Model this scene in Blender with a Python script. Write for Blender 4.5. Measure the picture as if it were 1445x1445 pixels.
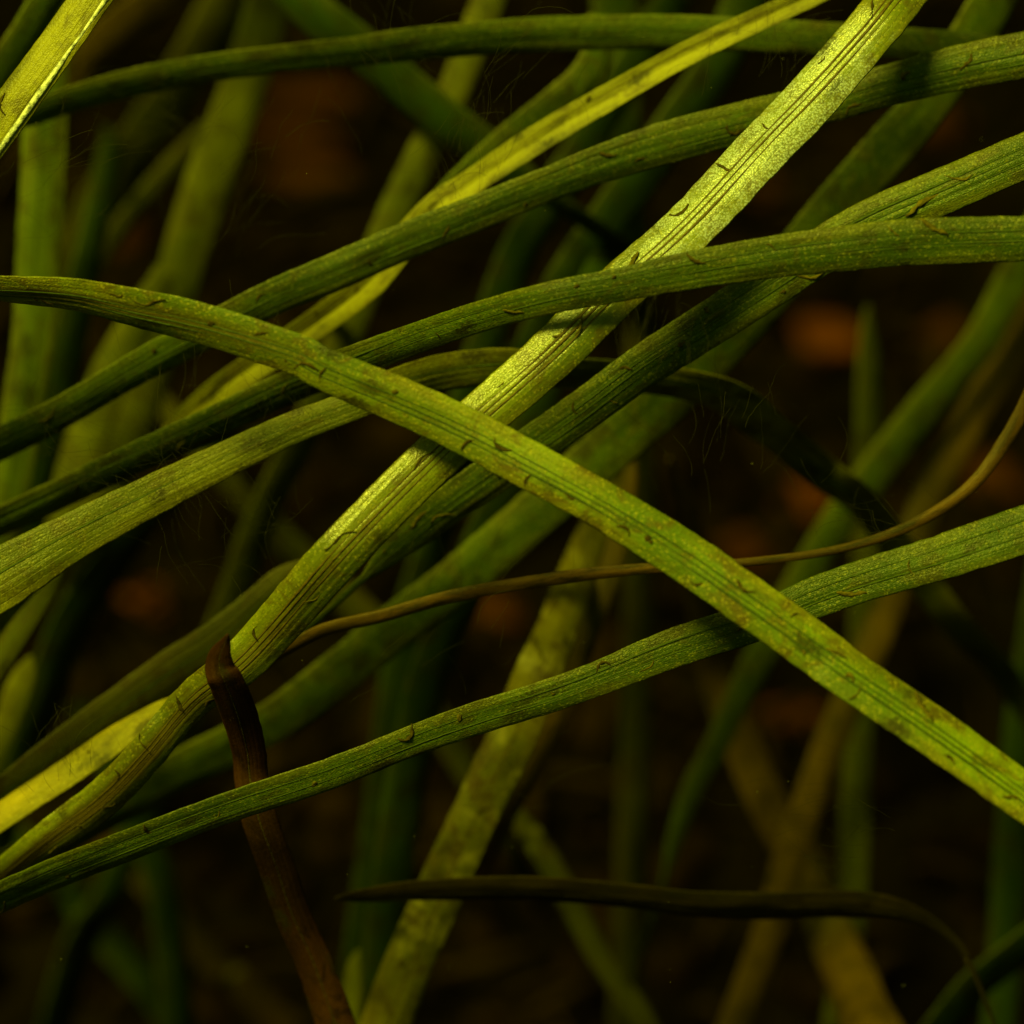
import bpy, math, random
from mathutils import Vector, Matrix, noise

# ------------------------------------------------------------------ camera, sky, sun, exposure
sc = bpy.context.scene
for o in list(bpy.data.objects):
    bpy.data.objects.remove(o)
random.seed(7)
COL = sc.collection

PITCH = math.radians(45)
CAM_H = 0.62
FOCUS = 0.452
LENS, SENSOR = 100.0, 36.0
cam_d = bpy.data.cameras.new('camera')
cam = bpy.data.objects.new('camera', cam_d)
COL.objects.link(cam)
cam.location = (0, 0, CAM_H)
cam.rotation_euler = (math.pi / 2 - PITCH, 0, 0)
cam_d.lens = LENS
cam_d.sensor_width = SENSOR
cam_d.clip_start = 0.01
cam_d.clip_end = 200
cam_d.dof.use_dof = True
cam_d.dof.focus_distance = FOCUS
cam_d.dof.aperture_fstop = 7.6
cam_d.dof.aperture_blades = 0
sc.camera = cam

SUN = Vector((-0.40, -0.035, 0.912)).normalized()      # towards the sun
world = bpy.data.worlds.new('World')
sc.world = world
world.use_nodes = True
wn = world.node_tree
sky = wn.nodes.new('ShaderNodeTexSky')
sky.sky_type = 'NISHITA'
sky.sun_disc = False
sky.sun_elevation = math.asin(SUN.z)
sky.sun_rotation = math.atan2(SUN.x, SUN.y)
bg = wn.nodes['Background']
bg.inputs[1].default_value = 0.10
wn.links.new(sky.outputs[0], bg.inputs[0])

sun_d = bpy.data.lights.new('sun', 'SUN')
sun_d.energy = 5.0
sun_d.angle = math.radians(18.0)
sun_d.color = (1.0, 0.95, 0.86)
sun = bpy.data.objects.new('sun', sun_d)
COL.objects.link(sun)
sun.rotation_euler = SUN.to_track_quat('Z', 'Y').to_euler()

sc.view_settings.view_transform = 'Standard'
sc.view_settings.look = 'None'
sc.view_settings.exposure = 2.05
sc.view_settings.gamma = 1.0
sc.view_settings.use_curve_mapping = False
sc.cycles.use_denoising = True
sc.cycles.max_bounces = 3
sc.cycles.diffuse_bounces = 2
sc.cycles.glossy_bounces = 1
sc.cycles.transparent_max_bounces = 12
sc.cycles.volume_bounces = 0
sc.cycles.caustics_reflective = False
sc.cycles.caustics_refractive = False

# ------------------------------------------------------------------ photograph pixel -> place
PW = 1445.0
CR = Vector((1, 0, 0))
CU = Vector((0, math.sin(PITCH), math.cos(PITCH)))
CF = Vector((0, math.cos(PITCH), -math.sin(PITCH)))
CP = Vector(cam.location)
K = SENSOR / LENS

def at(x, y, depth):                    # depth in cm along the optical axis
    d = depth * 0.01
    return CP + CF * d + CR * ((x / PW - 0.5) * K * d) + CU * ((0.5 - y / PW) * K * d)

def on_bed(x, y, z=0.0):
    r = CF + CR * ((x / PW - 0.5) * K) + CU * ((0.5 - y / PW) * K)
    return CP + r * ((z - CP.z) / r.z)

# ------------------------------------------------------------------ materials
def new_mat(name):
    m = bpy.data.materials.new(name)
    m.use_nodes = True
    nt = m.node_tree
    nt.nodes.clear()
    return m, nt

class NT:
    def __init__(s, nt): s.nt = nt
    def node(s, t, **kw):
        n = s.nt.nodes.new(t)
        for k, v in kw.items(): setattr(n, k, v)
        return n
    def put(s, sock, v):
        if isinstance(v, bpy.types.NodeSocket): s.nt.links.new(v, sock)
        else: sock.default_value = v
    def math(s, op, a, b=0.0, c=0.0, clamp=False):
        n = s.node('ShaderNodeMath', operation=op, use_clamp=clamp)
        s.put(n.inputs[0], a); s.put(n.inputs[1], b); s.put(n.inputs[2], c)
        return n.outputs[0]
    def mix(s, f, a, b, blend='MIX'):
        n = s.node('ShaderNodeMix', data_type='RGBA', blend_type=blend)
        s.put(n.inputs[0], f)
        for i, v in ((6, a), (7, b)):
            if isinstance(v, bpy.types.NodeSocket): s.nt.links.new(v, n.inputs[i])
            else: n.inputs[i].default_value = (*v, 1)
        return n.outputs[2]
    def ramp(s, f, lo, hi):
        n = s.node('ShaderNodeMapRange', interpolation_type='SMOOTHSTEP')
        s.put(n.inputs[0], f); n.inputs[1].default_value = lo; n.inputs[2].default_value = hi
        return n.outputs[0]
    def xyz(s, x, y, z):
        n = s.node('ShaderNodeCombineXYZ')
        for i, v in enumerate((x, y, z)): s.put(n.inputs[i], v)
        return n.outputs[0]
    def noise(s, vec, scale=1.0, detail=2.0, rough=0.5, dist=0.0):
        n = s.node('ShaderNodeTexNoise')
        s.nt.links.new(vec, n.inputs['Vector'])
        n.inputs['Scale'].default_value = scale; n.inputs['Detail'].default_value = detail
        n.inputs['Roughness'].default_value = rough; n.inputs['Distortion'].default_value = dist
        return n.outputs[0]

def leaf_material(name, mid, edge, stain, stain_amt=0.5, rough=0.42, spec=0.38, trans=0.3, edge_at=0.55, cells=1.0, bleach=0.0, bump_s=0.45):
    m, nt = new_mat(name)
    n = NT(nt)
    uv = n.node('ShaderNodeUVMap', uv_map='leaf')
    sep = n.node('ShaderNodeSeparateXYZ')
    nt.links.new(uv.outputs[0], sep.inputs[0])
    u, v = sep.outputs[0], sep.outputs[1]
    rnd = n.math('MULTIPLY', n.node('ShaderNodeObjectInfo').outputs['Random'], 91.7)
    uw = n.math('MULTIPLY', u, 0.75)                                   # about centimetres
    blot = n.noise(n.xyz(uw, n.math('MULTIPLY', v, 0.55), rnd), 1.6, 4, 0.6)
    fine = n.noise(n.xyz(uw, v, rnd), 14, 3, 0.6)
    streak = n.noise(n.xyz(n.math('MULTIPLY', u, 9.0), n.math('MULTIPLY', v, 0.22), rnd), 2.2, 3, 0.55)
    tone = n.noise(n.xyz(n.math('MULTIPLY', u, 0.5), n.math('MULTIPLY', v, 0.30), n.math('ADD', rnd, 31.0)), 1.0, 3, 0.55)
    # edges against the middle, the border wandering along the leaf
    du = n.math('ABSOLUTE', n.math('SUBTRACT', u, 0.5))
    du = n.math('MULTIPLY', du, 2.0)
    wob = n.math('ADD', du, n.math('MULTIPLY', n.math('SUBTRACT', blot, 0.5), 1.1))
    wob = n.math('ADD', wob, n.math('MULTIPLY', n.math('SUBTRACT', streak, 0.5), 0.9))
    e = n.ramp(wob, edge_at - 0.25, edge_at + 0.35)
    c = n.mix(e, mid, edge)
    c = n.mix(n.math('MULTIPLY', n.ramp(streak, 0.42, 0.75), 0.4), c, [k * 0.45 for k in mid])
    c = n.mix(n.math('MULTIPLY', n.ramp(tone, 0.45, 0.62), 0.75), c, [k * g for k, g in zip(mid, (0.42, 0.52, 0.5))])
    c = n.mix(n.math('MULTIPLY', n.ramp(tone, 0.50, 0.36), 0.6), c, [min(0.8, k * 1.35) for k in mid])
    # brown film of algae in patches
    film = n.noise(n.xyz(uw, n.math('MULTIPLY', v, 0.7), n.math('ADD', rnd, 7.3)), 2.6, 5, 0.68, 0.6)
    f = n.math('MULTIPLY', n.ramp(film, 0.47, 0.66), min(1.0, stain_amt * 1.35))
    c = n.mix(f, c, stain)
    # faint long veins
    vv = n.math('PINGPONG', n.math('ADD', n.math('MULTIPLY', u, 8.0), n.math('MULTIPLY', streak, 0.25)), 0.5)
    vein = n.ramp(vv, 0.10, 0.0)
    c = n.mix(n.math('MULTIPLY', vein, 0.18), c, [k * 0.35 for k in mid])
    # cells
    vo = n.node('ShaderNodeTexVoronoi')
    nt.links.new(n.xyz(n.math('MULTIPLY', u, 30.0), n.math('MULTIPLY', v, 30.0), rnd), vo.inputs['Vector'])
    vo.inputs['Scale'].default_value = 1.0
    csep = n.node('ShaderNodeSeparateColor'); nt.links.new(vo.outputs['Color'], csep.inputs[0])
    cellv = csep.outputs[0]
    c = n.mix(n.math('MULTIPLY', n.ramp(cellv, 0.45, 0.0), 0.35 * cells), c, [k * 0.4 for k in mid])
    bright = [min(0.9, k * 1.9 + 0.03) for k in edge]
    c = n.mix(n.math('MULTIPLY', n.ramp(cellv, 0.80, 1.0), 0.6 * cells), c, bright)
    c = n.mix(n.math('MULTIPLY', n.ramp(fine, 0.55, 0.75), 0.3), c, stain)
    # soft dark smudges of algae, few and uneven
    sm = n.node('ShaderNodeTexVoronoi', feature='SMOOTH_F1')
    warp = n.math('MULTIPLY', n.math('SUBTRACT', fine, 0.5), 0.9)
    nt.links.new(n.xyz(n.math('ADD', n.math('MULTIPLY', u, 1.6), warp), n.math('ADD', n.math('ADD', n.math('MULTIPLY', v, 1.15), n.math('MULTIPLY', u, 0.7)), warp), rnd), sm.inputs['Vector'])
    sm.inputs['Scale'].default_value = 1.0
    sm.inputs['Smoothness'].default_value = 0.25
    gate = n.ramp(n.noise(n.xyz(uw, v, n.math('ADD', rnd, 17.0)), 1.1, 2), 0.38, 0.54)
    sf = n.math('MULTIPLY', n.ramp(sm.outputs['Distance'], 0.40, 0.12), gate)
    c = n.mix(n.math('MULTIPLY', sf, 0.8), c, (0.035, 0.028, 0.004))
    # aged brown tissue along the middle, and pale mottling with the glint painted into the colour, where the leaf carries them
    aged = n.node('ShaderNodeAttribute', attribute_name='aged').outputs['Fac']
    af = n.math('MULTIPLY', aged, n.ramp(n.math('ADD', du, n.math('MULTIPLY', n.math('SUBTRACT', film, 0.5), 1.6)), 0.75, 0.10))
    c = n.mix(n.math('MULTIPLY', af, 0.85), c, (0.15, 0.085, 0.008))
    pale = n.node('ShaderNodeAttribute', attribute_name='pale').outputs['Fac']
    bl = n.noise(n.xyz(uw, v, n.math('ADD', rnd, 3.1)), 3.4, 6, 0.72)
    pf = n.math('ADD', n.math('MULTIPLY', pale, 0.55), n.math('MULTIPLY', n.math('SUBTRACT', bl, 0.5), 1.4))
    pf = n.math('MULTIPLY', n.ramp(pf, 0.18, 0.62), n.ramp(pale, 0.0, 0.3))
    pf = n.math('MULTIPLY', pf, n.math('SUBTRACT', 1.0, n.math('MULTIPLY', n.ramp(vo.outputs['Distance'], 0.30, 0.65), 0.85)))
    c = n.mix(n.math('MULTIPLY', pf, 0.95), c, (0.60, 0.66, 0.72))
    if bleach:
        b2 = n.noise(n.xyz(uw, v, n.math('ADD', rnd, 23.1)), 1.5, 5, 0.7)
        c = n.mix(n.math('MULTIPLY', n.ramp(b2, 0.52, 0.68), bleach), c, (0.42, 0.36, 0.10))
    bsdf = n.node('ShaderNodeBsdfPrincipled')
    nt.links.new(c, bsdf.inputs['Base Color'])
    n.put(bsdf.inputs['Roughness'], n.math('ADD', n.math('MULTIPLY', fine, 0.3), rough - 0.15))
    bsdf.inputs['Specular IOR Level'].default_value = spec
    h = n.math('ADD', n.math('MULTIPLY', vo.outputs['Distance'], -0.9 * cells), n.math('MULTIPLY', streak, 0.7))
    h = n.math('ADD', h, n.math('MULTIPLY', fine, 0.9))
    h = n.math('ADD', h, n.math('MULTIPLY', vein, -0.35))
    bump = n.node('ShaderNodeBump')
    bump.inputs['Strength'].default_value = bump_s
    bump.inputs['Distance'].default_value = 0.00022
    nt.links.new(h, bump.inputs['Height'])
    nt.links.new(bump.outputs[0], bsdf.inputs['Normal'])
    tr = n.node('ShaderNodeBsdfTranslucent')
    nt.links.new(c, tr.inputs[0])
    nt.links.new(bump.outputs[0], tr.inputs['Normal'])
    ms = n.node('ShaderNodeMixShader')
    ms.inputs[0].default_value = trans
    nt.links.new(bsdf.outputs[0], ms.inputs[1]); nt.links.new(tr.outputs[0], ms.inputs[2])
    out = n.node('ShaderNodeOutputMaterial')
    nt.links.new(ms.outputs[0], out.inputs[0])
    return m

BROWN = (0.085, 0.048, 0.008)
MAT = {
    'bright': leaf_material('leaf_bright_green', (0.24, 0.33, 0.003), (0.27, 0.23, 0.006), (0.14, 0.09, 0.006), 0.65, edge_at=0.48),
    'sunny':  leaf_material('leaf_sunlit_green', (0.24, 0.27, 0.005), (0.25, 0.22, 0.012), (0.13, 0.085, 0.008), 0.55, rough=0.33, spec=0.8, edge_at=0.7, bump_s=0.28),
    'green':  leaf_material('leaf_green', (0.095, 0.145, 0.003), (0.155, 0.150, 0.005), (0.08, 0.06, 0.006), 0.5),
    'soft':   leaf_material('leaf_mid_green', (0.13, 0.18, 0.004), (0.17, 0.165, 0.005), (0.085, 0.065, 0.006), 0.55, cells=0.6),
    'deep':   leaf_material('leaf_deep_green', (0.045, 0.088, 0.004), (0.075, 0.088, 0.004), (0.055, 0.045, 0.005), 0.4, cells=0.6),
    'olive':  leaf_material('leaf_olive', (0.13, 0.12, 0.004), (0.105, 0.080, 0.005), BROWN, 0.6, cells=0.6),
    'lime':   leaf_material('leaf_yellow_green', (0.21, 0.21, 0.004), (0.18, 0.155, 0.006), (0.10, 0.075, 0.006), 0.6, cells=0.7),
    'yellow': leaf_material('leaf_yellow', (0.40, 0.36, 0.006), (0.19, 0.17, 0.005), (0.15, 0.11, 0.008), 0.6, edge_at=0.6, cells=0.9),
    'golden': leaf_material('leaf_golden', (0.62, 0.46, 0.012), (0.42, 0.32, 0.008), (0.22, 0.15, 0.01), 0.4, edge_at=0.9, cells=0.8),
    'mottled': leaf_material('leaf_mottled', (0.24, 0.20, 0.005), (0.17, 0.12, 0.005), (0.085, 0.05, 0.006), 0.75, cells=0.7, bleach=0.75),
    'gold':   leaf_material('leaf_ochre', (0.22, 0.120, 0.004), (0.16, 0.080, 0.004), BROWN, 0.6, cells=0.5),
    'stem':   leaf_material('leaf_stem_brown', (0.20, 0.095, 0.005), (0.14, 0.065, 0.005), (0.05, 0.028, 0.004), 0.6, cells=0.4),
    'brown':  leaf_material('leaf_brown', (0.10, 0.052, 0.005), (0.085, 0.038, 0.004), (0.04, 0.018, 0.003), 0.6, cells=0.4),
    'drab':   leaf_material('leaf_drab', (0.062, 0.040, 0.004), (0.052, 0.032, 0.004), (0.028, 0.017, 0.003), 0.6, trans=0.1, cells=0.3, spec=0.1),
    'dead':   leaf_material('leaf_dead', (0.072, 0.025, 0.005), (0.055, 0.017, 0.004), (0.022, 0.009, 0.003), 0.7, trans=0.15, cells=0.3, spec=0.2),
}

def plain(name, col, rough=0.7, spec=0.3, var=0.5, scale=400):
    m, nt = new_mat(name)
    n = NT(nt)
    tc = n.node('ShaderNodeTexCoord')
    no = n.noise(tc.outputs['Object'], scale, 4, 0.6)
    c = n.mix(n.ramp(no, 0.3, 0.7), [k * (1 - var) for k in col], [k * (1 + var) for k in col])
    b = n.node('ShaderNodeBsdfPrincipled')
    nt.links.new(c, b.inputs['Base Color'])
    b.inputs['Roughness'].default_value = rough
    b.inputs['Specular IOR Level'].default_value = spec
    bu = n.node('ShaderNodeBump'); bu.inputs['Strength'].default_value = 0.4; bu.inputs['Distance'].default_value = 0.001
    nt.links.new(no, bu.inputs['Height']); nt.links.new(bu.outputs[0], b.inputs['Normal'])
    o = n.node('ShaderNodeOutputMaterial'); nt.links.new(b.outputs[0], o.inputs[0])
    return m

M_VEIN = plain('vein_dark_green', (0.040, 0.062, 0.002), 0.6, 0.3, 0.3, 900)
M_VEINB = plain('vein_brown', (0.085, 0.055, 0.006), 0.5, 0.3, 0.4, 900)
M_PALE = plain('pale_margin', (0.55, 0.55, 0.45), 0.35, 0.6, 0.7, 900)
M_MARK = plain('algae_dark', (0.058, 0.040, 0.004), 0.8, 0.1, 0.5, 900)
M_MARK2 = plain('algae_brown', (0.095, 0.072, 0.005), 0.8, 0.1, 0.5, 1200)
M_HAIR = plain('algae_hair', (0.030, 0.026, 0.008), 0.8, 0.2, 0.5, 200)
M_BED = plain('bed_mud', (0.016, 0.009, 0.003), 0.95, 0.06, 0.6, 35)
M_GRAVEL = plain('bed_gravel', (0.032, 0.014, 0.004), 0.9, 0.08, 0.9, 14)
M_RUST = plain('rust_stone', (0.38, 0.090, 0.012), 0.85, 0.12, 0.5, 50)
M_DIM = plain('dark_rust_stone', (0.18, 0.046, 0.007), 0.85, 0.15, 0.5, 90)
M_LITTER = plain('leaf_litter', (0.055, 0.026, 0.005), 0.9, 0.1, 0.9, 25)
M_SPECK = plain('speck_pale', (0.30, 0.28, 0.16), 0.8, 0.2, 0.2, 500)

# ------------------------------------------------------------------ helpers
def mesh_obj(name, verts, faces, mat, parent=None, smooth=True):
    me = bpy.data.meshes.new(name)
    me.from_pydata(verts, [], faces)
    if smooth: me.shade_smooth()
    me.materials.append(mat)
    o = bpy.data.objects.new(name, me)
    COL.objects.link(o)
    if parent: o.parent = parent
    return o

def empty(name, loc):
    o = bpy.data.objects.new(name, None)
    o.empty_display_size = 0.01
    o.location = loc
    COL.objects.link(o)
    return o

def catmull(p, t):
    n = len(p) - 1
    i = min(int(t), n - 1); f = t - i
    a, b, c, d = p[max(i - 1, 0)], p[i], p[i + 1], p[min(i + 2, n)]
    if i == 0: a = [2 * x - y for x, y in zip(b, c)]
    if i + 2 > n: d = [2 * x - y for x, y in zip(c, b)]
    return [0.5 * (2 * q + (r - o) * f + (2 * o - 5 * q + 4 * r - s) * f * f + (3 * q - o - 3 * r + s) * f ** 3)
            for o, q, r, s in zip(a, b, c, d)]

def keyed(v, t):                         # number, or [(t, value), ...] over the traced part
    if isinstance(v, (int, float)): return float(v)
    if t <= v[0][0]: return v[0][1]
    for (a, x), (b, y) in zip(v, v[1:]):
        if t <= b:
            f = (t - a) / (b - a); f = f * f * (3 - 2 * f)
            return x + (y - x) * f
    return v[-1][1]

DEBUG = False
DOWN = Vector((0, 0, -1))
MARKS = []
def mark_meshes():
    rr = random.Random(3)
    for k in range(16):
        n = rr.randint(6, 12)
        ln = rr.uniform(0.0014, 0.0050); bend = rr.uniform(-2.6, 2.6); r = rr.uniform(0.00009, 0.00026)
        if k % 4 == 0: ln *= 0.35; r *= 1.7
        vs, fs = [], []
        x = y = 0.0; a = -bend / 2
        for i in range(n):
            rad = r * (0.25 + 1.0 * math.sin(math.pi * (i + 0.6) / (n + 0.2))) * rr.uniform(0.45, 1.5)
            for q in range(5):
                th = 2 * math.pi * q / 5
                vs.append((x - math.sin(a) * rad * math.cos(th), y + math.cos(a) * rad * math.cos(th), 0.00006 * math.sin(th)))
            x += math.cos(a) * ln / n; y += math.sin(a) * ln / n; a += bend / n + rr.uniform(-0.5, 0.5)
        for i in range(n - 1):
            for q in range(5):
                fs.append((i * 5 + q, i * 5 + (q + 1) % 5, i * 5 + 5 + (q + 1) % 5, i * 5 + 5 + q))
        fs.append(tuple(range(4, -1, -1))); fs.append(tuple((n - 1) * 5 + q for q in range(5)))
        cx = sum(p[0] for p in vs) / len(vs); cy = sum(p[1] for p in vs) / len(vs)
        vs = [(p[0] - cx, p[1] - cy, p[2]) for p in vs]
        me = bpy.data.meshes.new('algae_mark'); me.from_pydata(vs, [], fs); me.shade_smooth(); me.materials.append(M_MARK if k % 3 else M_MARK2)
        MARKS.append(me)
mark_meshes()

def leaf(label, pts, depth, roll, mat, ends=('out', 'out'), veins=(), vein_mat=None, marks=0, curl=0.15, fold=0.0, grooves=0.02, name='grass_leaf', seed=None, vein_w=0.042, aged=0.0, pale=0.0):
    """pts: (x, y, width) traced; depth cm; roll: degrees, positive leans to the sun. One leaf, root Empty > blade, veins, marks."""
    seed = seed if seed is not None else (hash(label) if False else sum(ord(c) * (i + 1) for i, c in enumerate(label)) % 9973)
    rr = random.Random(seed)
    n = len(pts) - 1
    S = []                                # samples: position, half width, t
    per = 16 if (veins or marks) else 10
    for i in range(n * per + 1):
        t = i / per
        x, y, w = catmull(pts, t)
        d = keyed(depth, t / n)
        p = at(x, y, d)
        S.append([p, max(w, 1.5) * 1.10 / PW * K * d * 0.01 * 0.5, t / n])
    def extend(samples, mode):
        p, hw, t = samples[-1]
        T = (p - samples[-4][0]).normalized()
        if mode == 'tip':
            return
        step = 0.008
        if mode == 'out':
            ln = rr.uniform(0.09, 0.14); m = int(ln / step)
            for i in range(1, m + 1):
                T = (T + DOWN * 0.02).normalized()
                p = p + T * step
                samples.append([p, hw * max(0.06, (1 - (i / m) ** 2.2)), t])
        else:
            ray = (p - CP).normalized()
            for i in range(1, 120):
                if mode == 'root':
                    q = p - CP
                    lat = T - T.dot(q.normalized()) * q.normalized()
                    tgt = (DOWN * 0.9 + lat * 0.5).normalized(); g = 0.07
                else:
                    tgt = ray; g = 0.30
                T = (T * (1 - g) + tgt * g).normalized()
                p = p + T * step
                samples.append([p, hw * max(0.55, 1 - i * 0.01), t])
                if p.z < -0.012: break
    extend(S, ends[1])
    S.reverse()
    extend(S, ends[0])
    S.reverse()
    # visible tips close to a point over the last stretch of the trace
    cnt = len(S)
    main = bool(veins) or marks > 0
    NU = 36 if main else 14
    root = empty(name, S[0][0] if S[0][0].z < S[-1][0].z else S[-1][0])
    base = root.location.copy()
    fr, vlen = [], 0.0
    prevS = None
    for i, (p, hw, t) in enumerate(S):
        T = (S[min(i + 1, cnt - 1)][0] - S[max(i - 1, 0)][0]).normalized()
        V = (CP - p).normalized()
        side = T.cross(V)
        if side.length < 0.25 and prevS is not None: side = prevS - T * prevS.dot(T)
        side.normalize()
        if prevS is not None and side.dot(prevS) < 0: side = -side
        prevS = side.copy()
        N = side.cross(T)
        if N.dot(V) < 0: N = -N
        a = math.radians(keyed(roll, t) + 5 * noise.noise(Vector((vlen * 25, seed, 0))))
        sgn = 1 if side.dot(SUN) >= 0 else -1
        N2 = N * math.cos(a) + side * sgn * math.sin(a)
        S2 = side * math.cos(a) - N * sgn * math.sin(a)
        if i: vlen += (p - S[i - 1][0]).length
        w = hw / max(0.45, math.cos(a))
        w *= 1 + 0.035 * noise.noise(Vector((vlen * 60, seed + 5, 0))) + 0.02 * noise.noise(Vector((vlen * 260, seed + 9, 0))) + 0.012 * noise.noise(Vector((vlen * 800, seed + 8, 0)))
        p = p + S2 * (0.10 * hw * noise.noise(Vector((vlen * 35, seed + 2, 0)))) + N2 * (0.25 * hw * noise.noise(Vector((vlen * 40, seed + 3, 0))))
        fr.append((p, S2, N2, T, w, vlen))
    gv = list(veins)
    def surf(f, u, side_sign):
        p, s, nn, T, w, v = f
        th = (0.00022 + 0.05 * w) * math.sqrt(max(0.0, 1 - u * u)) ** 0.8
        h = curl * w * (0.35 - u * u) + fold * w * (abs(u) - 0.5)
        h += 0.05 * w * noise.noise(Vector((u * 1.4, v * 90, seed)))
        h += 0.02 * w * noise.noise(Vector((u * 7, v * 40, seed + 4)))
        if side_sign > 0:
            for g in gv: h -= grooves * w * math.exp(-((u - g) / 0.07) ** 2)
        e = w * (1 + (0.035 * noise.noise(Vector((v * 420, seed, side_sign * 0 + (1 if u > 0 else 2)))) if abs(u) > 0.9 else 0))
        return p + s * (u * e) + nn * (h + side_sign * th * 0.5)
    verts, uvs, faces = [], [], []
    ring = 2 * NU
    us = [-math.cos(math.pi * j / NU) * 0.35 + (-1 + 2 * j / NU) * 0.65 for j in range(NU + 1)]
    for f in fr:
        for j in range(NU + 1):
            verts.append(surf(f, us[j], 1) - base); uvs.append(((us[j] + 1) / 2, f[5] * 100))
        for j in range(NU - 1, 0, -1):
            verts.append(surf(f, us[j], -1) - base); uvs.append(((us[j] + 1) / 2, f[5] * 100))
    for i in range(cnt - 1):
        a, b = i * ring, (i + 1) * ring
        for j in range(ring):
            k = (j + 1) % ring
            faces.append((a + j, a + k, b + k, b + j))
    faces.append(tuple(range(ring - 1, -1, -1))); faces.append(tuple((cnt - 1) * ring + j for j in range(ring)))
    # outward winding
    c0 = fr[cnt // 2]
    if c0[1].cross(c0[3]).dot(c0[2]) < 0: faces = [tuple(reversed(f)) for f in faces]
    b = mesh_obj('blade', verts, faces, MAT[mat], root)
    ul = b.data.uv_layers.new(name='leaf')
    flat = []
    for lp in b.data.loops: flat.extend(uvs[lp.vertex_index])
    ul.data.foreach_set('uv', flat)
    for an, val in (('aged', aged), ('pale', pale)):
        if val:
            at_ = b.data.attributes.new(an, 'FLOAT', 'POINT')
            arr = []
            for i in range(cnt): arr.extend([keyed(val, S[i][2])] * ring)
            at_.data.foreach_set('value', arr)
    # veins
    for g in veins:
        vs, fs = [], []
        for i, f in enumerate(fr):
            c = surf(f, g + 0.015 * noise.noise(Vector((f[5] * 50, g * 9, seed))), 1) - base
            r = max(0.00001, f[4] * vein_w * (1 + 1.1 * noise.noise(Vector((f[5] * 70, g * 5, seed)))))
            for q in range(5):
                th = 2 * math.pi * q / 5
                vs.append(c + f[1] * (r * math.cos(th)) + f[2] * (0.45 * r * math.sin(th) + 0.1 * r))
        for i in range(cnt - 1):
            for q in range(5):
                fs.append((i * 5 + q, i * 5 + (q + 1) % 5, i * 5 + 5 + (q + 1) % 5, i * 5 + 5 + q))
        mesh_obj('midrib' if abs(g) < 0.06 else 'vein', vs, fs, vein_mat or M_VEIN, root)
    # dark curls of algae grown on the leaf
    vis = [i for i, s in enumerate(S) if 0.0 < s[2] < 1.0]
    for k in range(marks):
        i = vis[int((k + rr.random() * 0.9) / marks * (len(vis) - 1))]
        u = rr.choice((-1, 1)) * rr.uniform(0.2, 0.62) if rr.random() < 0.85 else rr.uniform(-0.2, 0.2)
        f = fr[i]
        me = rr.choice(MARKS)
        o = bpy.data.objects.new('algae_mark', me)
        COL.objects.link(o); o.parent = root
        c = surf(f, u, 1) - base + f[2] * 0.00004
        e = 0.03
        sl = (surf(f, u + e, 1) - surf(f, u - e, 1)).normalized()
        nn = (f[2] - sl * f[2].dot(sl)).normalized()
        ang = rr.uniform(-0.9, 0.9) + (math.pi if rr.random() < 0.5 else 0)
        X = (f[3] * math.cos(ang) + sl * math.sin(ang)); X = (X - nn * X.dot(nn)).normalized()
        Y = nn.cross(X)
        s = rr.uniform(0.75, 1.7) * min(1.0, f[4] / 0.0036)
        R = Matrix((X, Y, nn)).transposed().to_4x4()
        o.matrix_local = Matrix.Translation(c) @ R @ Matrix.Diagonal((s, s, s, 1))
    if DEBUG and 'whitish glint' in label:
        for i in range(0, cnt, 4):
            f = fr[i]; h = ((CP - f[0]).normalized() + SUN).normalized()
            hp = h - f[3] * h.dot(f[3])
            print('GL', i, round(S[i][2], 3), 'T.h', round(f[3].dot(h), 2), 'off', round(math.degrees(math.acos(min(1, f[2].dot(hp.normalized())))), 1), round(math.degrees(math.acos(min(1,f[2].dot(h)))),1))
    root['label'] = label
    root['category'] = 'leaf'
    root['group'] = 'leaves of the water grass'
    return root

# ------------------------------------------------------------------ the bed
def bed_height(x, y):
    return 0.010 * noise.noise(Vector((x * 7, y * 7, 1))) + 0.004 * noise.noise(Vector((x * 31, y * 31, 4)))

def make_bed():
    cs = []
    n = 90
    for i in range(-n, n + 1):
        s = i / n
        cs.append(math.copysign(0.9 * abs(s) + 19.1 * abs(s) ** 7, s))
    vs = [(x, y + 0.6, bed_height(x, y + 0.6)) for y in cs for x in cs]
    m = len(cs)
    fs = [(j * m + i, j * m + i + 1, (j + 1) * m + i + 1, (j + 1) * m + i) for j in range(m - 1) for i in range(m - 1)]
    o = mesh_obj('river_bed', vs, fs, M_BED)
    o['kind'] = 'structure'
    o['label'] = 'dark muddy bed under the water grass'
make_bed()

def stone_shape(r, sx, sy, sz, seed, rings=6, seg=9):
    vs, fs = [], []
    for i in range(rings + 1):
        ph = math.pi * i / rings
        for j in range(seg):
            th = 2 * math.pi * j / seg
            d = Vector((math.sin(ph) * math.cos(th), math.sin(ph) * math.sin(th), math.cos(ph)))
            k = r * (1 + 0.55 * noise.noise(d * 1.2 + Vector((seed * 1.37, 0, 0))) + 0.2 * noise.noise(d * 3.1 + Vector((0, seed, 0))))
            vs.append((d.x * k * sx, d.y * k * sy, d.z * k * sz))
    for i in range(rings):
        for j in range(seg):
            k = (j + 1) % seg
            fs.append((i * seg + j, (i + 1) * seg + j, (i + 1) * seg + k, i * seg + k))
    return vs, fs

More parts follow.
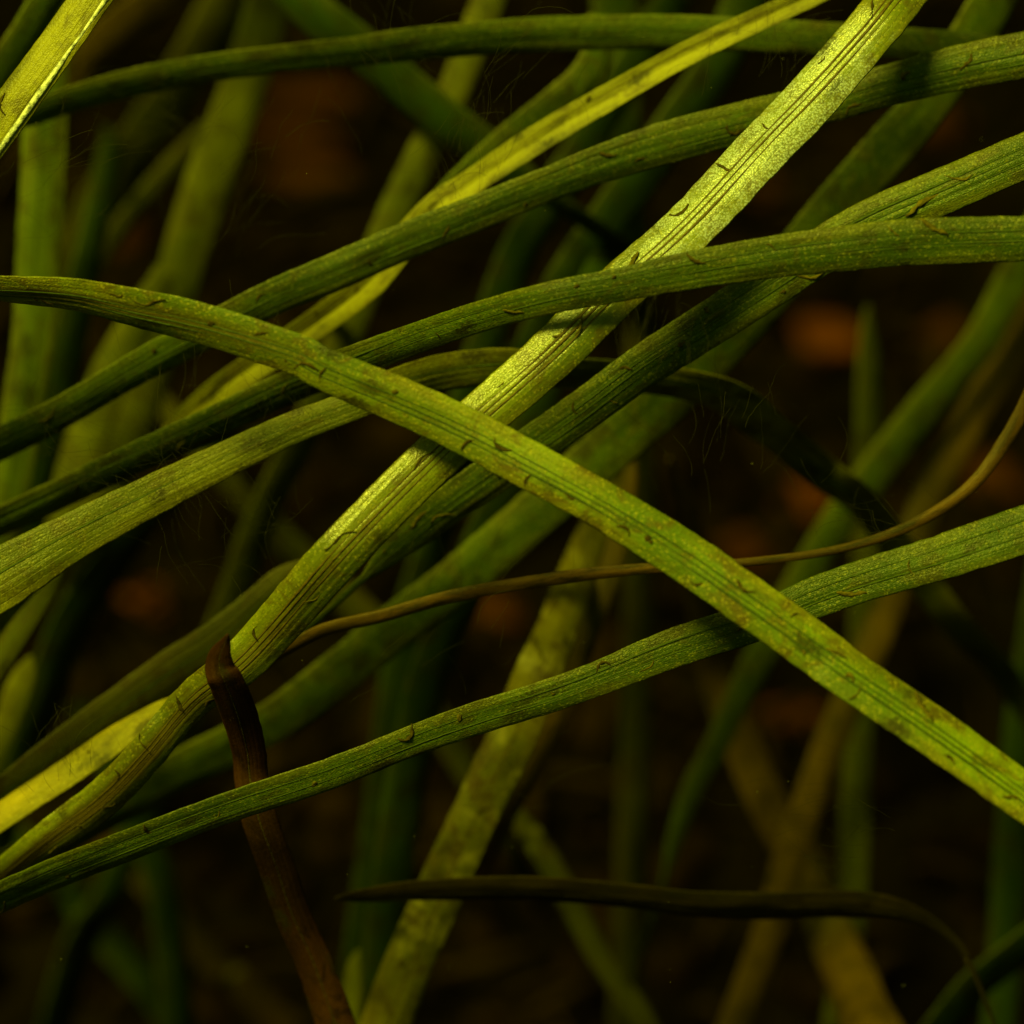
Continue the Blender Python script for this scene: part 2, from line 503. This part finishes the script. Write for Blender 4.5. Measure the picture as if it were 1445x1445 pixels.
def make_gravel():
    rr = random.Random(11)
    V, F = [], []
    for k in range(2600):
        x, y = rr.gauss(0, 0.28), 0.62 + rr.gauss(0, 0.30)
        r = rr.uniform(0.002, 0.0075)
        vs, fs = stone_shape(r, rr.uniform(0.8, 1.4), rr.uniform(0.8, 1.3), rr.uniform(0.5, 0.9), k, 4, 6)
        a = rr.uniform(0, 6.28); ca, sa = math.cos(a), math.sin(a)
        z = bed_height(x, y) + r * 0.25
        b = len(V)
        V += [(x + p[0] * ca - p[1] * sa, y + p[0] * sa + p[1] * ca, z + p[2]) for p in vs]
        F += [tuple(b + i for i in f) for f in fs]
    o = mesh_obj('gravel', V, F, M_GRAVEL)
    o['kind'] = 'stuff'
    o['label'] = 'small dark gravel scattered over the muddy bed'
    o['category'] = 'gravel'
make_gravel()

def make_litter():
    rr = random.Random(31)
    V, F = [], []
    for k in range(900):
        x, y = rr.gauss(0, 0.25), 0.64 + rr.gauss(0, 0.27)
        a = rr.uniform(0, 6.28); ln = rr.uniform(0.012, 0.055); w = rr.uniform(0.0008, 0.0035); bend = rr.gauss(0, 0.9)
        n = 7; b = len(V); lift = rr.uniform(0.001, 0.012)
        px, py = x, y
        for i in range(n):
            t = i / (n - 1)
            ww = w * (math.sin(math.pi * (0.08 + 0.84 * t)) ** 0.6)
            z = bed_height(px, py) + 0.004 + lift * math.sin(math.pi * t)
            for sx, dz in ((-1, 0.0), (0, 0.35), (1, 0.0), (0, -0.1)):
                V.append((px - math.sin(a) * ww * sx, py + math.cos(a) * ww * sx, z + dz * w))
            px += math.cos(a) * ln / n; py += math.sin(a) * ln / n; a += bend / n
        for i in range(n - 1):
            for q in range(4):
                F.append((b + i * 4 + q, b + i * 4 + (q + 1) % 4, b + i * 4 + 4 + (q + 1) % 4, b + i * 4 + 4 + q))
    o = mesh_obj('leaf_litter', V, F, M_LITTER)
    o['kind'] = 'stuff'; o['label'] = 'brown bits of dead leaf lying over the dark bed'; o['category'] = 'litter'
make_litter()

def rust_stone(x, y, rpx, flat, label, mat=None):
    p = on_bed(x, y)
    d = (p - CP).dot(CF)
    r = rpx / PW * K * d
    vs, fs = stone_shape(r, 1.15 * flat, 1.0, 0.75, x + y, 10, 14)
    o = mesh_obj('pebble', vs, fs, mat or M_RUST)
    o.location = (p.x, p.y, bed_height(p.x, p.y) + r * 0.35)
    o.rotation_euler = (0, 0, (x * 7 % 10) * 0.06 - 0.3)
    o['label'] = label
    o['category'] = 'pebble'
    o['group'] = 'rusty pebbles on the bed'

for a in [
    (212, 858, 28, 1.3, 'blurred rusty pebble in the dark gap left of the dead leaf tip'),
    (1172, 486, 42, 1.0, 'largest orange brown pebble, blurred below the horizontal green leaf at right'),
    (1142, 705, 38, 1.0, 'rusty pebble glowing just left of the dark arching leaf'),
    (1132, 1003, 26, 1.5, 'small flat rusty pebble in the dark just below the foremost diagonal leaf'),
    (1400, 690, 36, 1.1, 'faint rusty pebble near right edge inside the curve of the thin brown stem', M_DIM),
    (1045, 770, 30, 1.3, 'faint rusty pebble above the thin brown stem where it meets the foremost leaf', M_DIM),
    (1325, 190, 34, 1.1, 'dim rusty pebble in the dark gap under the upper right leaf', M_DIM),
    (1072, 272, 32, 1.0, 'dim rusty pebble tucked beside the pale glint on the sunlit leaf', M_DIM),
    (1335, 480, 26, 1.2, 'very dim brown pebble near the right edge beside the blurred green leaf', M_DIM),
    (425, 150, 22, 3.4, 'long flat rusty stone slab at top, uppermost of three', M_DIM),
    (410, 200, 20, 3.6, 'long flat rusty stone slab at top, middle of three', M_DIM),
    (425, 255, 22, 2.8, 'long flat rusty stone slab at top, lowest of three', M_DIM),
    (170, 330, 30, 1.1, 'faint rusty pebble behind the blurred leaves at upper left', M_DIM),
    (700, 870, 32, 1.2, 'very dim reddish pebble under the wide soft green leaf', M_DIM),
]:
    rust_stone(*a)

# ------------------------------------------------------------------ the leaves
def L(*a, **k): return leaf(*a, **k)

# the six sharp leaves in front
L('foremost bright green leaf crossing from left edge to lower right, dotted with dark curls',
  [(-40,414,30),(0,411,34),(104,418,42),(208,440,50),(311,466,52),(415,499,54),(470,527,56),(643,603,61),(747,656,62),(851,712,62),(970,787,65),(1049,843,65),(1153,915,65),(1194,945,64),(1291,1014,63),(1445,1121,60),(1500,1160,58)],
  [(0,45.2),(0.3,43.8),(1,43.2)], [(0,-54),(0.16,-42),(0.34,-18),(0.5,2),(0.7,14),(0.85,24),(1,24)], 'bright', ('out','root'), (-0.15,0.08,0.30), marks=30, aged=[(0,0.9),(0.2,0.8),(0.4,0.25),(0.6,0)], curl=0.17)
L('sunlit yellow green leaf with whitish glint, running from top right to lower left',
  [(1300,-48,68),(1262,0,68),(1219,53,66),(1094,188,68),(970,319,66),(870,412,66),(778,500,66),(627,633,64),(482,780,64),(352,925,60),(272,990,50),(206,1066,48),(145,1127,50),(69,1184,46),(5,1237,40),(-40,1268,36)],
  [(0,46.0),(0.12,45.5),(0.32,44.7),(0.42,44.55),(0.53,44.25),(0.6,45.1),(0.7,45.9),(0.85,46.6),(1,47.6)], [(0,8),(0.12,16),(0.2,27),(0.27,22),(0.38,12),(0.5,-4),(0.62,-12),(0.75,-18),(0.85,-26),(1,-42)], 'sunny', ('out','root'), (-0.2,0.03,0.24), M_VEINB, marks=24, curl=0.22, aged=[(0,0),(0.45,0.0),(0.62,0.6),(0.75,1),(1,1)], pale=[(0,0),(0.08,0.1),(0.2,1),(0.27,0.85),(0.36,0.15),(0.45,0)])  # pale keys paint the highlight into the leaf colour on its upper stretch
L('sharp green leaf entering mid right edge, nearly level, over the sunlit leaf',
  [(1500,336,58),(1445,336,59),(1291,342,60),(1187,352,58),(1083,364,54),(945,388,48),(885,400,44),(781,420,42),(678,449,40),(574,483,40),(500,510,44),(415,546,44),(300,599,42),(150,668,40),(0,738,38),(-50,762,36)],
  [(0,43.9),(0.45,44.1),(0.65,46.0),(0.75,47.4),(1,48.4)], [(0,-2),(0.4,-12),(0.7,-30),(1,-46)], 'green', ('out','root'), (-0.1,0.35), marks=14, curl=0.17)
L('speckled green leaf entering right edge below the corner, ducking under the level leaf',
  [(1500,196,58),(1445,220,58),(1326,272,60),(1222,318,60),(1140,366,60),(1049,426,60),(970,478,58),(899,523,56),(812,588,54),(735,643,54),(643,707,50),(591,748,44),(545,788,30),(515,815,10)],
  [(0,45.3),(0.4,46.0),(1,47.5)], [(0,12),(0.25,4),(0.5,-8),(0.8,-22),(1,-30)], 'green', ('out','ray'), (-0.3,0.0,0.3), marks=18, curl=0.17)
L('long olive green leaf sloping from top right corner edge down to left edge',
  [(1500,66,58),(1445,77,60),(1360,94,58),(1256,120,54),(1187,140,52),(1049,173,54),(945,201,55),(870,226,50),(781,259,46),(678,298,46),(574,339,48),(470,387,48),(380,425,46),(242,494,44),(104,574,42),(0,628,42),(-50,654,40)],
  [(0,46.2),(0.3,46.9),(0.7,47.2),(1,48.5)], [(0,8),(0.15,-4),(0.3,-10),(0.6,-18),(1,-34)], 'green', ('out','root'), (0.05,-0.4), marks=14, curl=0.17)
L('green leaf from right edge passing under the foremost leaf down to lower left corner',
  [(1500,728,62),(1445,747,62),(1326,788,58),(1222,818,54),(1153,842,54),(1080,873,52),(945,916,50),(860,950,46),(781,980,44),(678,1015,42),(574,1051,40),(480,1086,40),(346,1132,40),(208,1184,40),(104,1224,40),(0,1268,40),(-50,1290,38)],
  [(0,44.3),(0.3,44.9),(0.6,45.1),(0.75,45.3),(1,46.4)], [(0,14),(0.2,0),(0.35,-6),(0.6,-24),(1,-52)], 'green', ('out','root'), (-0.25,0.35), marks=16, curl=0.17, fold=0.08)

# broad and yellow leaves a little behind
L('broad yellow green leaf rising from left edge, then arching into the dark at right',
  [(-60,850,84),(0,818,80),(104,756,62),(208,703,54),(311,652,46),(415,602,42),(500,570,40),(560,545,46),(626,528,48),(712,519,46),(805,525,42),(900,534,40),(1014,560,44),(1083,605,46),(1153,664,46),(1222,720,44),(1308,832,40),(1360,896,38),(1412,950,34),(1460,1020,30)],
  [(0,45.6),(0.3,46.3),(0.45,47.2),(0.6,48.4),(0.75,51.5),(0.85,53.5),(1,56)], [(0,6),(0.3,2),(0.42,-20),(0.55,-44),(0.66,-56),(1,-50)], 'lime', ('root','out'), (-0.15,), marks=0, curl=0.10)
L('narrow folded bright yellow leaf slanting from the top edge to under the olive leaf',
  [(1190,-30,28),(1140,-4,29),(970,76,31),(851,143,34),(747,204,36),(660,260,32),(608,296,34),(522,398,42),(430,468,38),(322,541,38),(262,590,30),(212,632,8)],
  [(0,47.2),(0.5,48.0),(1,49.6)], [(0,0),(0.3,18),(0.5,20),(0.7,-6),(1,6)], 'yellow', ('out','ray'), (0.35,), M_VEINB, marks=4, curl=0.10, fold=0.45)
L('bright yellow leaf with pale wet edge crossing the top left corner',
  [(160,-58,50),(125,-2,50),(62,88,51),(0,175,52),(-45,238,50)], 45.4, [(0,20),(0.5,26),(1,22)], 'yellow', ('out','root'), (-0.70,), M_PALE, marks=2, curl=0.16, vein_w=0.15)
L('bright yellow pointed leaf tip reaching in from lower left edge',
  [(-50,1190,34),(0,1154,35),(87,1095,36),(156,1046,36),(208,1010,24),(228,994,12),(240,984,2)], 47.5, [(0,26),(1,32)], 'golden', ('root','tip'), (), marks=1, curl=0.12)
L('olive leaf with rounded green tip lying behind the sunlit leaf at lower left',
  [(434,792,4),(424,800,20),(400,820,38),(358,862,48),(308,906,54),(248,944,54),(150,1012,50),(60,1078,46),(0,1124,40),(-50,1160,38)], 48.6, [(0,-4),(0.3,-10),(1,-26)], 'olive', ('tip','root'), (0.0,), marks=0)
L('soft wide green leaf running diagonally from top right behind the level leaf to lower left',
  [(1420,-30,56),(1391,21,58),(1340,100,58),(1291,166,60),(1222,249,62),(1150,332,62),(1080,420,62),(1000,505,64),(930,572,66),(850,642,66),(771,713,64),(664,806,62),(556,887,60),(498,936,58),(415,1000,56),(346,1042,54),(242,1096,52),(140,1152,48),(50,1204,44),(-40,1250,40)],
  [(0,50.5),(0.4,50.0),(0.7,50.6),(1,52)], [(0,-30),(0.25,-22),(0.4,-30),(0.5,-8),(0.65,-22),(1,-46)], 'green', ('out','root'), curl=0.08)
L('thin curved brown stem sweeping from right edge under the foremost leaf',
  [(1475,515,22),(1445,577,20),(1419,622,19),(1378,678,17),(1326,719,15),(1256,754,13),(1170,778,11),(1049,794,11),(920,802,14),(816,812,17),(712,828,17),(626,845,17),(539,870,17),(470,886,17),(432,902,17),(380,930,16),(340,955,12)],
  [(0,46.8),(0.5,46.4),(1,47.0)], [(0,-18),(0.4,-8),(0.7,-26),(1,-44)], 'stem', ('out','ray'), curl=0.25)
L('dark reddish brown dead leaf with curled tip, hanging at lower left',
  [(322,894,3),(318,906,14),(311,925,30),(311,945,40),(322,970,45),(338,1012,46),(350,1060,44),(354,1105,44),(366,1160,46),(389,1222,46),(413,1291,46),(445,1360,46),(474,1445,50),(495,1510,50)],
  [(0,44.0),(0.25,44.4),(0.54,46.1),(1,48)], [(0,-10),(0.2,14),(0.4,20),(0.7,4),(1,4)], 'dead', ('tip','root'), (0.0,), M_MARK, curl=0.2)
L('long green leaf arching level across the top of the picture',
  [(-20,182,24),(45,163,28),(104,141,34),(208,113,36),(311,95,36),(415,83,36),(500,74,38),(574,64,42),(712,53,44),(851,48,45),(970,47,44),(1118,52,42),(1291,62,40),(1395,70,36),(1480,86,30)],
  [(0,49.6),(0.5,48.9),(1,48.6)], [(0,-38),(0.5,-28),(0.8,-14),(1,-25)], 'green', ('root','out'), (0.15,), marks=0, curl=0.14)

# softer leaves behind
L('upright soft green leaf standing along the left edge', [(72,-40,54),(70,20,56),(66,110,58),(62,208,58),(55,346,57),(47,484,54),(30,590,52),(15,710,46),(-8,830,44),(-30,920,40)],
  52.0, [(0,-15),(0.4,-4),(0.7,-10),(1,-34)], 'soft', ('out','root'), (0.15,))
L('soft green leaf in the corner, behind the bright yellow corner leaf', [(90,-40,40),(60,10,42),(30,60,42),(-10,120,40),(-60,190,38)], 50, -26, 'green', ('out','root'))
L('blurred yellow green leaf leaning down from top left, between upright leaf and rusty slabs', [(400,-60,58),(372,35,60),(339,138,60),(299,242,60),(265,346,58),(247,415,56),(210,530,56),(172,650,54),(140,760,50)],
  57, [(0,-30),(0.35,-8),(0.7,-16),(1,-40)], 'lime', ('out','ray'))
L('blurred yellow leaf piece showing between the olive leaf and the broad leaf at left', [(236,380,30),(205,440,44),(160,520,50),(125,606,52),(100,680,46),(85,730,30)], 55.2, [(0,-10),(0.6,12),(1,6)], 'lime', ('tip','ray'))
L('very blurred dim olive leaf leaning at upper left beneath the arching top leaf', [(345,-60,56),(310,20,58),(260,114,60),(194,208,60),(121,329,56),(85,420,50),(60,520,44)], 61.5, -26, 'olive', ('out','ray'))
L('narrow blurred olive leaf tip between two blurred leaves at upper left', [(292,172,6),(275,200,24),(235,242,26),(195,288,26),(150,350,26),(115,420,24)], 58.8, -18, 'olive', ('tip','ray'))
L('blurred brownish leaf at top edge beside the yellow corner leaf', [(260,-40,54),(215,5,54),(166,40,50),(115,90,40),(80,150,30)], 60, -20, 'gold', ('out','ray'))
L('dim green leaf slanting down from top left of centre, ending behind the yellow folded leaf', [(380,-50,54),(430,4,54),(487,54,54),(574,126,54),(664,198,52),(720,240,44),(770,275,24)], 53.0, [(0,-24),(0.5,-42),(1,-46)], 'deep', ('out','ray'))
L('blurred straight yellow leaf running from the top edge behind the crossing leaves to lower left', [(712,-60,42),(690,0,42),(643,121,42),(600,208,42),(553,311,44),(520,390,44),(484,484,44),(440,590,42),(398,678,42),(360,764,42),(322,860,40),(296,920,34)],
  [(0,53.6),(0.5,54.2),(1,57)], [(0,-10),(0.2,-2),(0.45,-8),(0.7,-34),(1,-38)], 'lime', ('out','ray'))
L('soft green leaf with bent upper end just above the folded yellow leaf', [(846,20,30),(846,70,40),(825,115,48),(781,156,52),(720,205,50),(660,258,44),(600,315,34)], 50.2, [(0,-30),(0.4,-20),(1,-34)], 'green', ('tip','ray'))
L('blurred upright green leaf at top, just right of centre', [(866,-60,60),(868,0,60),(872,80,58),(880,160,52),(884,230,44)], 56, -30, 'green', ('out','ray'))
L('blurred olive leaf scrap at top edge between the upright leaf and the folded yellow leaf', [(980,-50,46),(945,-5,46),(915,40,42),(890,90,36)], 57.5, -16, 'olive', ('out','ray'))
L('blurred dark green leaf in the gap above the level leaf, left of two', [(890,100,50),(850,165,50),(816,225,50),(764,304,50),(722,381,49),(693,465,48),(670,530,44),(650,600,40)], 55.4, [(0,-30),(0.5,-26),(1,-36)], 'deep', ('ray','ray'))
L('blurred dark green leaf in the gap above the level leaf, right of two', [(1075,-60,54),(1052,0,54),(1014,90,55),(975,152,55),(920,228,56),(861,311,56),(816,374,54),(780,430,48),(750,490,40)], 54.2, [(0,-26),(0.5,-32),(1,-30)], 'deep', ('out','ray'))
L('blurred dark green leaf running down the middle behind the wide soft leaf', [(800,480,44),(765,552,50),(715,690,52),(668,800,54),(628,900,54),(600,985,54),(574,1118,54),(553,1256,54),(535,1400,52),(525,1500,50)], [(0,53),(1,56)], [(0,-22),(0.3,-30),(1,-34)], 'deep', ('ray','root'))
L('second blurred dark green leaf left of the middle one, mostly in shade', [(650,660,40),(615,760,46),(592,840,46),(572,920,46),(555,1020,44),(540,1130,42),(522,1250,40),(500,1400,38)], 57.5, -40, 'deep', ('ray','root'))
L('wide mottled yellow brown leaf running down to the bottom edge near the middle', [(850,730,40),(815,815,50),(786,890,54),(757,955,60),(726,1031,62),(693,1100,62),(653,1187,62),(608,1291,62),(577,1360,62),(545,1445,64),(525,1510,62)],
  [(0,53),(0.3,49.8),(1,50.5)], [(0,-30),(0.25,-5),(0.38,16),(0.5,2),(0.75,-14),(1,4)], 'mottled', ('ray','root'), (0.1,), M_VEINB, marks=7)
L('narrow ochre leaf tip standing behind the thin brown stem, right of the middle', [(894,648,3),(890,672,18),(880,728,26),(868,781,28),(846,851,30),(826,902,30),(800,975,32),(770,1040,32),(735,1110,30)], 52.6, [(0,-8),(0.5,0),(0.75,-30),(1,-44)], 'gold', ('tip','ray'))
L('long blurred ochre leaf with pointed tip, widening to the bottom edge at right', [(944,645,3),(949,668,14),(966,720,34),(985,800,42),(1004,900,44),(1020,975,46),(1045,1040,48),(1076,1110,50),(1112,1185,52),(1150,1250,56),(1175,1330,62),(1205,1395,70),(1232,1450,74),(1260,1510,76)],
  [(0,54),(0.4,58.5),(0.7,58.5),(1,53.5)], [(0,-16),(0.3,-30),(0.55,-42),(0.70,4),(1,18)], 'gold', ('tip','root'))
L('long blurred brown leaf slanting down the right side to the bottom edge', [(1500,330,40),(1450,440,42),(1422,505,43),(1378,574,44),(1343,643,44),(1308,712,44),(1256,851,42),(1232,913,42),(1187,1014,42),(1153,1101,42),(1118,1204,42),(1090,1308,42),(1056,1395,40),(1035,1450,40),(1010,1520,40)],
  57.0, [(0,-14),(0.4,-12),(0.7,-26),(1,-22)], 'gold', ('out','root'))
L('blurred dark green leaf slanting down the right side to a point in the dark', [(1490,290,46),(1429,398,46),(1381,487,46),(1308,574,46),(1239,664,46),(1187,733,46),(1146,799,46),(1110,860,44),(1065,945,38),(1014,1049,32),(980,1111,28),(955,1180,22),(940,1230,8)],
  56.2, [(0,-26),(0.4,-22),(0.6,-30),(1,-30)], 'green', ('out','ray'))
L('blurred slender upright olive leaf at right, crossing behind the dark level dead leaf', [(1225,430,3),(1226,460,16),(1228,520,32),(1229,600,34),(1226,720,35),(1220,880,36),(1214,1000,36),(1208,1130,38),(1204,1260,38),(1192,1380,38),(1182,1450,38),(1170,1520,36)], 58.5, [(0,-58),(0.3,-52),(0.5,-28),(0.7,-12),(1,-24)], 'lime', ('tip','root'))
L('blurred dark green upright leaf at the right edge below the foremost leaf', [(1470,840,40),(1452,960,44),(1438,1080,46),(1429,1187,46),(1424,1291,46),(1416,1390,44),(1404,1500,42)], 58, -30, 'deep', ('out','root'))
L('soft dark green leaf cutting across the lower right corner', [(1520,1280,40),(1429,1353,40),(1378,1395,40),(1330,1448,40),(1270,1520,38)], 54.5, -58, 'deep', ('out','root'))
L('dark brown dead leaf lying level near the bottom with its pointed tip to the left', [(472,1268,2),(486,1267,10),(530,1265,20),(608,1260,27),(747,1256,30),(885,1267,31),(980,1277,33),(1083,1281,36),(1187,1281,36),(1256,1286,30),(1308,1301,18),(1350,1333,11),(1371,1364,7),(1390,1410,5)],
  [(0,48.2),(1,49.4)], [(0,-34),(0.1,-58),(1,-50)], 'drab', ('tip','root'), (0.1,), M_MARK, curl=0.2)
L('narrow blurred olive leaf slanting down right behind the level dead leaf', [(712,1120,8),(740,1166,28),(774,1215,32),(816,1291,32),(844,1343,32),(880,1395,32),(909,1440,32),(940,1510,32)], 55.5, [(0,-24),(0.3,-14),(0.6,-34),(1,-30)], 'olive', ('tip','root'))
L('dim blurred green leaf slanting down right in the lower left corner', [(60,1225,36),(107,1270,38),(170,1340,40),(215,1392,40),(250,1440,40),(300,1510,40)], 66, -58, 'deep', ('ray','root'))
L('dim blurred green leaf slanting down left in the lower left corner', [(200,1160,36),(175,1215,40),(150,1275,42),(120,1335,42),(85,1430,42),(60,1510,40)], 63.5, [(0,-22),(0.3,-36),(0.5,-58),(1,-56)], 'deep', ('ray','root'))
L('dim blurred brown leaf in the dark left of the reddish dead leaf, near the bottom', [(210,1250,30),(277,1325,40),(330,1385,42),(385,1440,42),(440,1500,42)], 66, -34, 'brown', ('ray','root'))
L('yellow leaf scrap at the bottom edge between the dead leaf and the mottled leaf', [(506,1340,4),(500,1365,20),(498,1400,26),(496,1445,28),(494,1510,30)], 52.5, -4, 'lime', ('tip','root'))
L('very dim upright brown leaf in the dark below the middle, right of the ochre tip', [(908,560,36),(908,660,40),(905,800,40),(902,945,40),(898,1090,42),(894,1240,42),(888,1400,42),(884,1510,42)], 62, -46, 'olive', ('ray','root'))
L('dim dark green leaf beside the upright left leaf, under the olive leaf', [(125,360,36),(105,450,44),(82,560,46),(62,660,46),(44,760,44),(20,860,42),(-20,960,40)], 56, -36, 'deep', ('ray','root'))
L('dim brownish leaf slanting down right in the gap left of centre', [(300,655,28),(350,712,34),(400,765,38),(490,848,42),(560,930,40),(643,1060,36),(690,1140,26)], 59.5, -30, 'olive', ('ray','ray'))
L('yellow leaf edge at left border just under the broad yellow green leaf', [(92,800,4),(72,830,18),(34,880,30),(0,930,32),(-50,1000,32)], 49.5, [(0,-30),(0.5,2),(1,10)], 'lime', ('tip','root'))
L('blurred yellow wedge of leaf at left border above the bright yellow tip', [(44,925,4),(36,950,28),(20,990,36),(4,1035,30),(-20,1090,26)], 53, 2, 'yellow', ('tip','root'))
L('dim dark green leaf falling away below the broad leaf at far left', [(215,730,30),(170,780,44),(120,850,50),(80,930,50),(50,1020,48),(20,1120,44),(-20,1240,40)], 56.5, -42, 'deep', ('ray','root'))
L('very dim dark green leaf in the lower left gap behind the soft wide leaf', [(190,1150,30),(225,1230,40),(240,1320,42),(250,1420,42),(255,1510,40)], 61, -44, 'deep', ('ray','root'))

# ------------------------------------------------------------------ hair algae and floating specks
def make_hair():
    rr = random.Random(21)
    V, F = [], []
    spots = [(60,250,70,46),(330,240,90,47),(300,300,60,50),(560,120,90,47),(720,150,110,46.2),(250,600,90,44.8),(230,680,70,44.5),(330,770,110,46),(100,1090,60,45.8),
             (640,250,60,46.2),(400,690,110,46.5),(1020,620,80,46),(940,480,70,43.5),(180,130,70,48),(1080,90,70,46.6),(620,900,120,46),(130,620,60,47),(1260,760,60,45),(690,1080,60,48),(1200,1160,90,46),(400,560,70,45)]
    for cx, cy, sp, d in spots:
        base = rr.uniform(0, math.pi)
        for k in range(26):
            x, y = cx + rr.gauss(0, sp * 0.55), cy + rr.gauss(0, sp * 0.55)
            dd = d + rr.gauss(0, 0.8)
            a = base + rr.gauss(0, 0.3)
            n = rr.randint(7, 15)
            pl = []
            p = at(x, y, dd)
            cur = rr.gauss(0, 0.07)
            for i in range(n):
                pl.append(p)
                p = p + (CR * math.cos(a) + CU * math.sin(a) + CF * rr.gauss(0, 0.3)) * 0.0009
                a += cur + rr.gauss(0, 0.12)
            r = rr.uniform(0.000014, 0.000026)
            b = len(V)
            for i, q in enumerate(pl):
                T = (pl[min(i + 1, n - 1)] - pl[max(i - 1, 0)]).normalized()
                A = T.cross(CF).normalized(); B = T.cross(A)
                for j in range(3):
                    th = 2.094 * j
                    V.append(q + A * (r * math.cos(th)) + B * (r * math.sin(th)))
            for i in range(n - 1):
                for j in range(3):
                    F.append((b + i * 3 + j, b + i * 3 + (j + 1) % 3, b + i * 3 + 3 + (j + 1) % 3, b + i * 3 + 3 + j))
    o = mesh_obj('hair_algae', V, F, M_HAIR)
    o['kind'] = 'stuff'; o['label'] = 'fine dark hair algae drifting between the leaves'; o['category'] = 'algae'
make_hair()

def make_specks():
    rr = random.Random(5)
    V, F = [], []
    for k in range(420):
        c = at(rr.uniform(-200, 1650), rr.uniform(-200, 1650), rr.uniform(42, 60))
        r = rr.uniform(0.00003, 0.00009)
        b = len(V)
        for d in ((1,0,0),(-1,0,0),(0,1,0),(0,-1,0),(0,0,1),(0,0,-1)):
            V.append(c + Vector(d) * r * rr.uniform(0.6, 1.3))
        F += [tuple(b + i for i in f) for f in ((0,2,4),(2,1,4),(1,3,4),(3,0,4),(2,0,5),(1,2,5),(3,1,5),(0,3,5))]
    o = mesh_obj('floating_specks', V, F, M_SPECK, smooth=False)
    o['kind'] = 'stuff'; o['label'] = 'tiny pale specks floating in the water'; o['category'] = 'specks'
make_specks()

# ------------------------------------------------------------------ the brown water itself
def make_water():
    m, nt = new_mat('brown_water')
    v = nt.nodes.new('ShaderNodeVolumeAbsorption')
    v.inputs['Color'].default_value = (0.625, 0.645, 0.0, 1)
    v.inputs['Density'].default_value = 4.9
    o = nt.nodes.new('ShaderNodeOutputMaterial')
    nt.links.new(v.outputs[0], o.inputs['Volume'])
    x0, x1, y0, y1, z0, z1 = -22, 22, -21.4, 22.6, -1.0, CAM_H + 0.05
    vs = [(x, y, z) for z in (z0, z1) for y in (y0, y1) for x in (x0, x1)]
    fs = [(0,2,3,1),(4,5,7,6),(0,1,5,4),(2,6,7,3),(0,4,6,2),(1,3,7,5)]
    ob = mesh_obj('water', vs, fs, m, smooth=False)
    ob['kind'] = 'structure'; ob['label'] = 'dark brown clear water filling the whole scene'
make_water()
